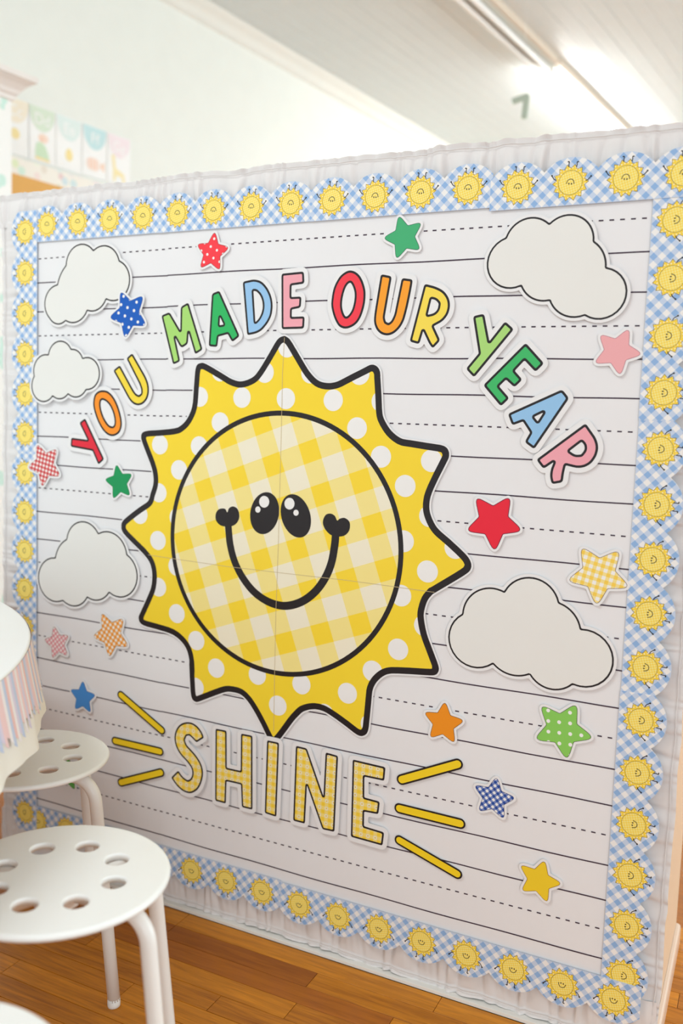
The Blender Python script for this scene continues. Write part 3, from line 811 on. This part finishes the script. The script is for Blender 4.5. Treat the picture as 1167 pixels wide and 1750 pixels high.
cloud('large white cloud cut-out at the lower right, beside the lowest right sun ray', (750, 970), 3.765, [(152, 295), (250, 143), (422, 150), (640, 68), (777, 222), (878, 298), (917, 390), (1128, 600), (862, 752), (680, 772), (585, 687), (450, 688), (350, 620), (70, 500)], -0.0018)

# stars
def star(label, o_, s_, tips, mat, y, line=None, stroke=0.0009, margin=0.0044):
    T_ = np.array([q[:2] for q in B(o_[0], o_[1], s_, tips)])
    c = T_.mean(0); rel = T_ - c; rad = np.linalg.norm(rel, axis=1).mean()
    ang = np.arctan2(rel[:, 1], rel[:, 0])
    order = np.argsort(ang); a0 = np.angle(np.exp(1j * (ang[order] - np.arange(5) * 2 * PI / 5)).mean())
    Ro = rad * 1.15; Ri = rad * 0.56
    pts = []
    for k in range(10):
        a = a0 + PI * k / 5; r = Ro if k % 2 == 0 else Ri
        pts.append((c[0] + r * math.cos(a), c[1] + r * math.sin(a)))
    L = fillet(pts, rad * 0.36, rad * 0.04)
    r_ = cutout('star_cutout', label, 'star', 'star cut-outs scattered over the paper', [L], mat, y, stroke, margin, line_mat=line)
    return c, rad
def gs(name, full, half, none, period, deg): return gingham(name, full, half, none, period, math.radians(deg), duty=0.5)
W_ = (248, 246, 244)
star('red star with white dots near the top edge, left of centre', (320, 370), 2.779, [(133, 77), (53, 135), (197, 150), (68, 243), (155, 250)], dotted('red_dotted', (250, 60, 72), W_, 0.0175, 0.0027, math.radians(-28)), -0.0012, flat('dark_red_ink', (140, 34, 44)))
star('plain green star at the top, above the yellow R', (640, 360), 11.67, [(510, 127), (912, 245), (202, 550), (462, 942), (895, 795)], flat('star_green', (66, 178, 118), 0.45), -0.0012, flat('dark_green_ink', (40, 84, 70)))
star('blue star with white dots overlapping the upper left cloud', (180, 480), 11.67, [(355, 232), (740, 295), (133, 730), (425, 1140), (812, 905)], dotted('blue_dotted', (10, 92, 190), W_, 0.0192, 0.0033, math.radians(-21), (0.002, 0.001)), -0.0032, flat('deep_blue_ink', (10, 60, 140)))
star('red gingham star overlapping the left border', (40, 740), 5.835, [(155, 115), (335, 155), (72, 335), (215, 538), (362, 438)], gs('red_gingham', (204, 44, 50), (226, 130, 130), W_, 0.0102, -12), -0.0036, flat('grey_red_ink', (150, 100, 96)))
star('small plain green star below the red Y, left of the sun', (40, 740), 5.835, [(937, 318), (1083, 405), (825, 465), (912, 650), (1055, 625)], flat('star_deep_green', (10, 152, 88), 0.45), -0.0012, flat('green_ink', (8, 110, 66)))
star('small pink gingham star on the lower left', (60, 1030), 6.483, [(215, 265), (370, 358), (115, 405), (210, 610), (357, 588)], gs('pink_gingham', (226, 140, 150), (236, 182, 188), W_, 0.0088, 42), -0.0012, flat('grey_pink_ink', (140, 116, 112)))
star('orange gingham star under the left middle cloud', (60, 1030), 6.483, [(755, 118), (970, 168), (660, 372), (840, 602), (1018, 490)], gs('orange_gingham', (242, 146, 40), (246, 190, 124), W_, 0.0105, -30), -0.0012, flat('grey_orange_ink', (140, 110, 74)))
star('small plain blue star on the lower left, above the white stool', (60, 1030), 6.483, [(532, 862), (405, 955), (665, 1025), (468, 1182), (610, 1213)], flat('star_blue', (72, 146, 220), 0.45), -0.0012, flat('blue_ink', (44, 100, 160)))
star('plain red star right of the sun', (780, 830), 3.765, [(147, 78), (328, 76), (76, 287), (413, 285), (247, 420)], flat('star_red', (240, 36, 60), 0.42), -0.0012, flat('maroon_ink', (120, 20, 60)), 0.0013)
star('yellow gingham star near the right border, above the lower cloud', (780, 830), 3.765, [(815, 402), (1035, 422), (728, 605), (1098, 652), (907, 765)], gs('yellow_gingham', (252, 212, 84), (250, 228, 150), W_, 0.0130, -12), -0.0012, flat('brown_thin_ink', (120, 92, 90)))
star('plain orange star right of the sun\'s lowest points', (710, 1180), 3.647, [(182, 73), (65, 135), (297, 190), (98, 290), (242, 317)], flat('star_orange', (246, 150, 30), 0.42), -0.0012, flat('orange_brown_ink', (110, 66, 40)))
star('light green star with white dots on the lower right', (710, 1180), 3.647, [(795, 98), (998, 88), (757, 300), (1093, 290), (945, 423)], dotted('green_dotted', (140, 208, 94), W_, 0.0195, 0.0034, math.radians(4), (0.004, 0.003)), -0.0012, flat('dark_thin_ink', (66, 70, 62)))
star('navy blue gingham star beside the lower right yellow bars', (710, 1180), 3.647, [(505, 540), (378, 592), (615, 670), (402, 748), (548, 790)], gs('blue_white_gingham', (26, 74, 160), (120, 140, 198), W_, 0.0098, 42), -0.0012, flat('navy_ink', (60, 60, 110)))
star('plain yellow star in the lower right corner', (870, 1440), 8.977, [(535, 277), (198, 345), (795, 620), (217, 732), (572, 893)], flat('star_yellow', (248, 212, 48), 0.42), -0.0012, flat('ochre_ink', (150, 100, 50)))
star('plain pink star by the right border, under the upper cloud', (1000, 540), 9.725, [(700, 235), (262, 320), (930, 640), (192, 762), (580, 982)], flat('star_pink', (244, 176, 180), 0.45), -0.0012, flat('rose_ink', (190, 124, 136)))
star('small green star mostly hidden behind the rear white stool', (0, 0), 1.0, [(119, 1293), (139, 1316), (99, 1312), (123, 1349), (103, 1340)], flat('star_mid_green', (96, 182, 88), 0.45), -0.0012, flat('dark_thin_ink', (66, 70, 62)))

# ------------------------------------------------------------------ stools
def disc_holes(r, hr, ha):
    outer = circ(0, 0, r, 64)
    holes = [[(hr * math.cos(a) + 0.0172 * math.cos(t), hr * math.sin(a) + 0.0172 * math.sin(t)) for t in np.linspace(0, 2 * PI, 20, endpoint=False)] for a in ha]
    return outer, holes
def make_stool(label, c, rad, a_leg, a_hole):
    root = thing('round_stool', label, 'stool', (c[0], c[1], 0), group='white round stools')
    zt = 0.455
    ha = [a_hole + k * PI / 4 for k in range(8)]
    hr = 0.086
    V = []; F = []
    prof = [(rad - 0.006, zt), (rad - 0.0025, zt - 0.0008), (rad - 0.0006, zt - 0.003), (rad, zt - 0.005), (rad - 0.001, zt - 0.0085), (rad - 0.004, zt - 0.0095)]
    N = 72
    rings = []
    for r_, z_ in prof:
        rings.append(len(V)); V += [(p[0], p[1], z_) for p in circ(0, 0, r_, N)]
    for a, b in zip(rings[:-1], rings[1:]):
        for k in range(N): F.append((b + k, b + (k + 1) % N, a + (k + 1) % N, a + k))
    hp = []
    for a in ha:
        hx, hy = hr * math.cos(a), hr * math.sin(a)
        hs = []
        for r_, z_ in ((0.0195, zt), (0.0180, zt - 0.0008), (0.0172, zt - 0.003), (0.0172, zt - 0.0095)):
            hs.append(len(V)); V += [(hx + p[0], hy + p[1], z_) for p in circ(0, 0, r_, 24)]
        for a_, b_ in zip(hs[:-1], hs[1:]):
            for k in range(24): F.append((a_ + k, a_ + (k + 1) % 24, b_ + (k + 1) % 24, b_ + k))
        hp.append(hs)
    for top in (0, 1):
        ids = [rings[0 if top == 0 else -1] + k for k in range(N)]
        polys = [ids] + [[(h[0] if top == 0 else h[-1]) + k for k in range(24)] for h in hp]
        flatids = [i for p in polys for i in p]
        for t in tessellate_polygon([[Vector((V[i][0], V[i][1], 0)) for i in p] for p in polys]):
            q = [flatids[k] for k in t]
            a, b, d = (V[i] for i in q)
            up = (b[0] - a[0]) * (d[1] - a[1]) - (b[1] - a[1]) * (d[0] - a[0]) > 0
            if up != (top == 0): q = q[::-1]
            F.append(tuple(q))
    seat = mesh_obj('seat', V, F, MAT['seat'], root, smooth=True)
    seat.data.polygons.foreach_set('use_smooth', [len(p.vertices) == 4 for p in seat.data.polygons])
    # two bent tube frames under the seat, four legs
    for k, a in enumerate(a_leg):
        u = Vector((math.cos(a), math.sin(a), 0))
        zb = zt - 0.0225 - (0.0 if k % 2 else 0.0)
        path = []
        R1 = 0.046; x1 = 0.156
        path.append(u * 0.03 + Vector((0, 0, zb)))
        path.append(u * (x1 - R1) + Vector((0, 0, zb)))
        for t in np.linspace(0, PI / 2 * 0.95, 9)[1:]:
            path.append(u * (x1 - R1 + R1 * math.sin(t)) + Vector((0, 0, zb - R1 + R1 * math.cos(t))))
        end = path[-1]; foot = u * 0.200 + Vector((0, 0, 0.012))
        for t in (0.33, 0.66, 1.0): path.append(end.lerp(foot, t))
        Vt, Ft = tube(path, 0.0118, 16)
        lg = mesh_obj('leg', Vt, Ft, MAT['metal'], root, smooth=True)
        Vt, Ft = tube([u * 0.2005 + Vector((0, 0, 0.0)), u * 0.200 + Vector((0, 0, 0.004)), u * 0.1995 + Vector((0, 0, 0.016))], [0.0118, 0.0122, 0.0120], 14)
        mesh_obj('foot_cap', Vt, Ft, MAT['seat'], lg, smooth=True)
    Vt, Ft = tube([(0, 0, zt - 0.040), (0, 0, zt - 0.0095)], 0.034, 20)
    mesh_obj('seat_bracket', Vt, Ft, MAT['metal'], root)
D = math.radians
make_stool('front white round stool with holes, its seat fully in front of the rear stool', (0.689, -0.652), 0.1585, [D(3), D(68), D(183), D(248)], D(14))
make_stool('rear white round stool with holes, partly under the white tablecloth', (0.322, -0.346), 0.1510, [D(5), D(91), D(185), D(271)], D(24))
make_stool('nearest white stool, only an edge of its seat showing in the bottom left corner', (0.868, -1.044), 0.1555, [D(35), D(115), D(215), D(295)], D(5))

# ------------------------------------------------------------------ round table with cloth and streamers
TX, TY, TZ, TR = -0.194, -1.047, 0.720, 0.864
tab = thing('round_table', 'round table at the left edge, hidden under a white cloth', 'table', (TX, TY, 0))
Vt, Ft = tube([(0, 0, TZ - 0.028), (0, 0, TZ - 0.004)], TR - 0.012, 72); mesh_obj('tabletop', Vt, Ft, MAT['white_paint'], tab)
Vt, Ft = tube([(0, 0, 0.03), (0, 0, TZ - 0.028)], 0.045, 20); mesh_obj('pedestal', Vt, Ft, MAT['metal'], tab, smooth=True)
Vt, Ft = tube([(0, 0, 0.0), (0, 0, 0.012), (0, 0, 0.03)], [0.30, 0.30, 0.06], 40); mesh_obj('table_base', Vt, Ft, MAT['metal'], tab)
N = 420
V = [(0, 0, TZ)]; F = []
def cloth_r(a, t, out=0.0):
    f = math.sin(a * 34 + 1.2 * math.sin(a * 5)) + 0.5 * math.sin(a * 61 + 2)
    return TR + 0.0215 * t + 0.0045 * f * t ** 1.2 + out
prof = [(0.0, 0.0, -0.010), (0.0, 0.0, -0.003), (-0.001, 0.0, 0.0), (-0.005, 0.08, 0.0), (-0.02, 0.14, 0.0), (-0.05, 0.35, 0.0), (-0.08, 0.55, 0.0), (-0.11, 0.75, 0.0), (-0.135, 0.93, 0.0), (-0.1455, 1.0, 0.0)]
rings = []
for dz_, t, dr in prof:
    rings.append(len(V))
    for k in range(N):
        a = 2 * PI * k / N; r = cloth_r(a, t) + dr
        V.append((r * math.cos(a), r * math.sin(a), TZ + dz_ + (0.004 * math.sin(a * 17) * t if t > 0.9 else 0)))
for k in range(N): F.append((0, rings[0] + k, rings[0] + (k + 1) % N))
for a_, b_ in zip(rings[:-1], rings[1:]):
    for k in range(N): F.append((a_ + k, b_ + k, b_ + (k + 1) % N, a_ + (k + 1) % N))
nt = NT('cream_tablecloth', 0.6, 0.3); nt.color(nt.mix(0.0, lin((244, 238, 228)), lin((244, 238, 228)))); CL = nt.m
topm = flat('white_table_cover', (248, 248, 248), 0.45)
mi = [1] * N + [1] * (N * 2) + [0] * (len(F) - 3 * N)
cloth = mesh_obj('tablecloth', V, F, [CL, topm], smooth=True, mi=mi)
cloth.data.polygons.foreach_set('use_smooth', [i >= 2 * N for i in range(len(F))]); cloth.location = (TX, TY, 0.0012)
tag(cloth, 'white tablecloth with a pastel streamer fringe over the round table at the left edge', 'tablecloth')
# paper streamers hanging from the table rim, pastel, with slanting ends
garl = cloth
PC = [flat('streamer_pink', (244, 208, 208), 0.6), flat('streamer_blue', (196, 208, 234), 0.6), flat('streamer_white', (246, 238, 238), 0.6), flat('streamer_lilac', (222, 212, 232), 0.6), flat('streamer_coral', (242, 196, 190), 0.6)]
smesh = {}
for ci in range(5):
    for li in range(3):
        Ls = (0.078, 0.088, 0.097)[li]; w = 0.0098
        V = []; F = []
        for j in range(6):
            t = j / 5
            for i in range(2):
                dx = (i - 0.5) * w
                z = -Ls * t - (0.006 * i if j == 5 else 0)
                tt = -z / 0.1455
                V.append((0.0012 + 0.0215 * tt + 0.0080 * max(tt, 0) ** 1.2, dx, z - 0.0005))
        for j in range(5): F.append((2 * j, 2 * j + 2, 2 * j + 3, 2 * j + 1))
        n0 = len(V)
        V += [(x + 0.0006, y, z) for x, y, z in V]
        F += [tuple(n0 + q for q in reversed(fc)) for fc in F[:5]]
        for j in range(5): F += [(2 * j, n0 + 2 * j, n0 + 2 * j + 2, 2 * j + 2), (2 * j + 1, 2 * j + 3, n0 + 2 * j + 3, n0 + 2 * j + 1)]
        me = bpy.data.meshes.new('streamer'); me.from_pydata([tuple(map(float, q)) for q in V], [], F); me.materials.append(PC[ci]); smesh[ci, li] = me
seq = [0, 2, 1, 1, 3, 0, 2, 4, 1, 3, 0, 0, 2, 1, 4, 2, 3, 1, 0, 2]
NS = 280
a_lo, a_hi = D(-70), D(110)
for k in range(NS):
    a = a_lo + (a_hi - a_lo) * k / NS
    r = TR + 0.0005
    o = link('streamer', smesh[seq[(k + (k // 20) * 3) % 20], (k * 7 // 5) % 3], garl, (r * math.cos(a), r * math.sin(a), TZ - 0.002))
    o.rotation_euler = (0, 0, a)

# ------------------------------------------------------------------ far side of the room
ROOT = (P0[0], P0[1], 0)
# alphabet cards; glare haze is put into their washed-out colours
cards = [('C', (-1.10, 2.180), (248, 236, 216), 'cookie', 'pale orange'), ('D', (-0.967, 2.18), (222, 234, 214), 'dino', 'green'),
         ('E', (-0.826, 2.182), (230, 241, 237), 'egg', 'pale mint'), ('F', (-0.684, 2.186), (202, 230, 232), 'fish', 'teal'), ('G', (-0.541, 2.190), (248, 232, 235), 'giraffe', 'pink')]
WHT = flat('alphabet_card_white', (250, 248, 246), 0.6)
def font_mesh(txt, size, mat, parent, loc, name='lettering'):
    cu = bpy.data.curves.new('txt', 'FONT'); cu.body = txt; cu.size = size; cu.align_x = 'CENTER'; cu.extrude = 0.0003
    to = bpy.data.objects.new('txt', cu); COL.objects.link(to)
    dg = bpy.context.evaluated_depsgraph_get(); me = bpy.data.meshes.new_from_object(to.evaluated_get(dg))
    bpy.data.objects.remove(to)
    me.transform(Matrix.Rotation(PI / 2, 4, 'X')); me.materials.clear(); me.materials.append(mat)
    return link(name, me, parent, loc)
for ch, (t, zb), rgb, pic, cn in cards:
    root = thing('alphabet_card', f'{cn} topped alphabet card {ch}{ch.lower()} high on the far left wall', 'alphabet card', Wp(t, 0.002, zb), ROOM_ROT, 'alphabet cards in a row on the wall')
    box('card_sheet', 0, 0.138, -0.0012, 0, 0, 2.408 - zb, WHT, root)
    hh = 2.408 - zb
    half = [(0.004, hh - 0.002), ] + [(0.069 - 0.065 * math.cos(q), hh - 0.012 - 0.088 * math.sin(q)) for q in np.linspace(0, PI, 20)] + [(0.134, hh - 0.002)]
    plate('card_header', [half], -0.0018, None, flat('header_' + ch, rgb, 0.6), root)
    font_mesh(ch + ch.lower(), 0.066, WHT, root, (0.069, -0.0024, hh - 0.072))
    def pl(poly, col, dy=0.0): plate('printed_picture', [poly], -0.0018 - dy, None, flat('pic_%d_%d_%d' % col, col, 0.6), root)
    if pic == 'cookie': pl(circ(0.069, 0.085, 0.022, 20), (250, 230, 170))
    if pic == 'egg': pl([(0.069 + 0.019 * math.cos(q) * (1 - 0.15 * math.sin(q)), 0.068 + 0.027 * math.sin(q)) for q in np.linspace(0, 2 * PI, 24, endpoint=False)], (250, 228, 160))
    if pic == 'dino':
        pl(circ(0.075, 0.102, 0.026, 20, 0.019), (249, 222, 205)); pl(circ(0.066, 0.098, 0.010, 12), (246, 208, 186), 0.0003)
        pl([(0.036, 0.020), (0.106, 0.016), (0.100, 0.042), (0.086, 0.072), (0.062, 0.086), (0.040, 0.076), (0.034, 0.045)], (212, 233, 202)); pl([(0.034, 0.010), (0.108, 0.008), (0.106, 0.018), (0.036, 0.022)], (250, 226, 170), 0.0003)
    if pic == 'fish':
        pl(circ(0.062, 0.058, 0.042, 24, 0.030), (250, 232, 222)); pl([(0.098, 0.058), (0.126, 0.082), (0.126, 0.034)], (250, 214, 190))
        for q in (-0.024, -0.006, 0.012): pl([(0.06 + q, 0.036), (0.068 + q, 0.036), (0.068 + q, 0.080), (0.06 + q, 0.080)], (250, 204, 178), 0.0003)
    if pic == 'giraffe':
        pl([(0.024, 0.125), (0.042, 0.128), (0.050, 0.070), (0.100, 0.052), (0.108, 0.010), (0.094, 0.010), (0.086, 0.036), (0.052, 0.036), (0.046, 0.010), (0.034, 0.010), (0.034, 0.060)], (250, 232, 180))
# cork board with trim under the cards
cork = thing('cork_board', 'orange tan cork board below the alphabet cards on the left wall', 'notice board', Wp(-1.29, 0.001, 1.0), ROOM_ROT)
box('cork_panel', 0, 0.97, -0.012, 0, 0, 1.15, flat('cork', (238, 182, 104), 0.8, mottled=0.1), cork)
nt = NT('paper_trim_pattern', 0.6)
tcn = nt.n('ShaderNodeTexCoord'); vo = nt.n('ShaderNodeTexVoronoi'); vo.inputs['Scale'].default_value = 22
nt.l(tcn.outputs['Object'], vo.inputs['Vector'])
hs = nt.n('ShaderNodeHueSaturation'); hs.inputs['Saturation'].default_value = 0.9; nt.l(vo.outputs['Color'], hs.inputs['Color'])
nt.color(nt.mix(nt.math('MULTIPLY', nt.math('LESS_THAN', vo.outputs['Distance'], 0.42), 0.32), lin((248, 242, 232)), hs.outputs[0]))
box('board_trim', 0, 0.97, -0.0135, -0.012, 1.100, 1.168, nt.m, cork)
# shallow white strip over the board
# tall cabinet at the left edge
cab = thing('tall_cabinet', 'tall white cabinet with crown moulding at the left edge', 'cabinet', Wp(-2.9, 0.0, 0), ROOM_ROT)
nt = NT('cabinet_face', 0.5); nzn = nt.n('ShaderNodeTexNoise'); nzn.inputs['Scale'].default_value = 11; tcn = nt.n('ShaderNodeTexCoord'); nt.l(tcn.outputs['Object'], nzn.inputs['Vector'])
nt.color(nt.mix(nt.math('GREATER_THAN', nzn.outputs[0], 0.60), lin((246, 244, 240)), lin((206, 234, 222))))
box('cabinet_body', 0, 1.607, -0.35, -0.005, 0, 2.272, nt.m, cab, 0.002)
V = []; F = []
cp = [(0.0, 2.255), (0.008, 2.258), (0.010, 2.272), (0.018, 2.278), (0.024, 2.292), (0.040, 2.310), (0.052, 2.318), (0.060, 2.324), (0.066, 2.326), (0.068, 2.345), (0.060, 2.347)]
for o_, z in cp:
    V += [(-o_, 0.0, z), (1.607 + o_, 0.0, z), (1.607 + o_, -0.35 - o_, z), (-o_, -0.35 - o_, z)]
for i in range(len(cp) - 1):
    for k in range(4): F.append((4 * i + k, 4 * i + 4 + k, 4 * i + 4 + (k + 1) % 4, 4 * i + (k + 1) % 4))
F.append(tuple(4 * (len(cp) - 1) + k for k in (3, 2, 1, 0)))
bmc = mesh_obj('crown_moulding', V, F, flat('crown_paint', (236, 228, 222), 0.45), cab)
bm = bmesh.new(); bm.from_mesh(bmc.data); bmesh.ops.recalc_face_normals(bm, faces=bm.faces); bm.to_mesh(bmc.data); bm.free()

# ceiling strip lights
MT = bpy.data.materials.new('lit_tube'); MT.use_nodes = True
b_ = MT.node_tree.nodes['Principled BSDF']; b_.inputs['Emission Color'].default_value = (1, 1, 0.97, 1); b_.inputs['Emission Strength'].default_value = 45
MO = flat('unlit_tube', (248, 248, 246), 0.3)
HM = flat('light_housing', (214, 212, 200), 0.45)
HC = flat('light_housing_beige', (222, 205, 186), 0.5)
cx0, cy0 = 0.11, 2.68
def light_fix(label, s0, s1, lit):
    base = np.array([cx0, cy0]); q = base + DD * s0
    root = thing('strip_light', label, 'ceiling light', (q[0], q[1], H - 0.004), ROOM_ROT, 'ceiling strip lights')
    L = s1 - s0
    box('housing', 0, L, -0.055, 0.055, -0.050, 0, HM, root, 0.004)
    box('side_rail', 0, L, -0.072, -0.057, -0.040, 0, HC, root, 0.002)
    for w in (-0.030, 0.030):
        Vt, Ft = tube([(0.02, w, -0.070), (L - 0.02, w, -0.070)], 0.0165, 14)
        mesh_obj('tube', Vt, Ft, MT if lit else MO, root, smooth=True)
        for e in (0.008, L - 0.020): box('lamp_holder', e, e + 0.012, w - 0.012, w + 0.012, -0.086, -0.050, MO, root, 0.002)
light_fix('unlit twin-tube ceiling strip light, the nearer one', -1.55, 0.93, False)
light_fix('lit glowing twin-tube ceiling strip light, the farther one', 0.95, 3.4, True)

# hanging figure 7
p7 = [(365, 462), (440, 436), (452, 446), (438, 556), (411, 556), (421, 472), (374, 488)]
P7 = []
for p in p7:
    q = onp(740 + p[0] / 2.733, p[1] / 2.733, 1, 2.5); P7.append((q[0], q[2]))
c7 = np.mean(P7, axis=0)
r7 = thing('hanging_number', 'grey green number 7 hanging from the ceiling beside the lit strip light', 'number sign', (c7[0], 2.5, c7[1]))
plate('number_face', [fillet([(p[0], p[1]) for p in P7], 0.004)], -0.004, 0.004, flat('sage_grey', (196, 212, 198), 0.6), r7, c7)
Vt, Ft = tube([(0.0, 0, 0.046), (0, 0, H - 0.006 - c7[1])], 0.0008, 6); mesh_obj('hanging_thread', Vt, Ft, MO, r7)
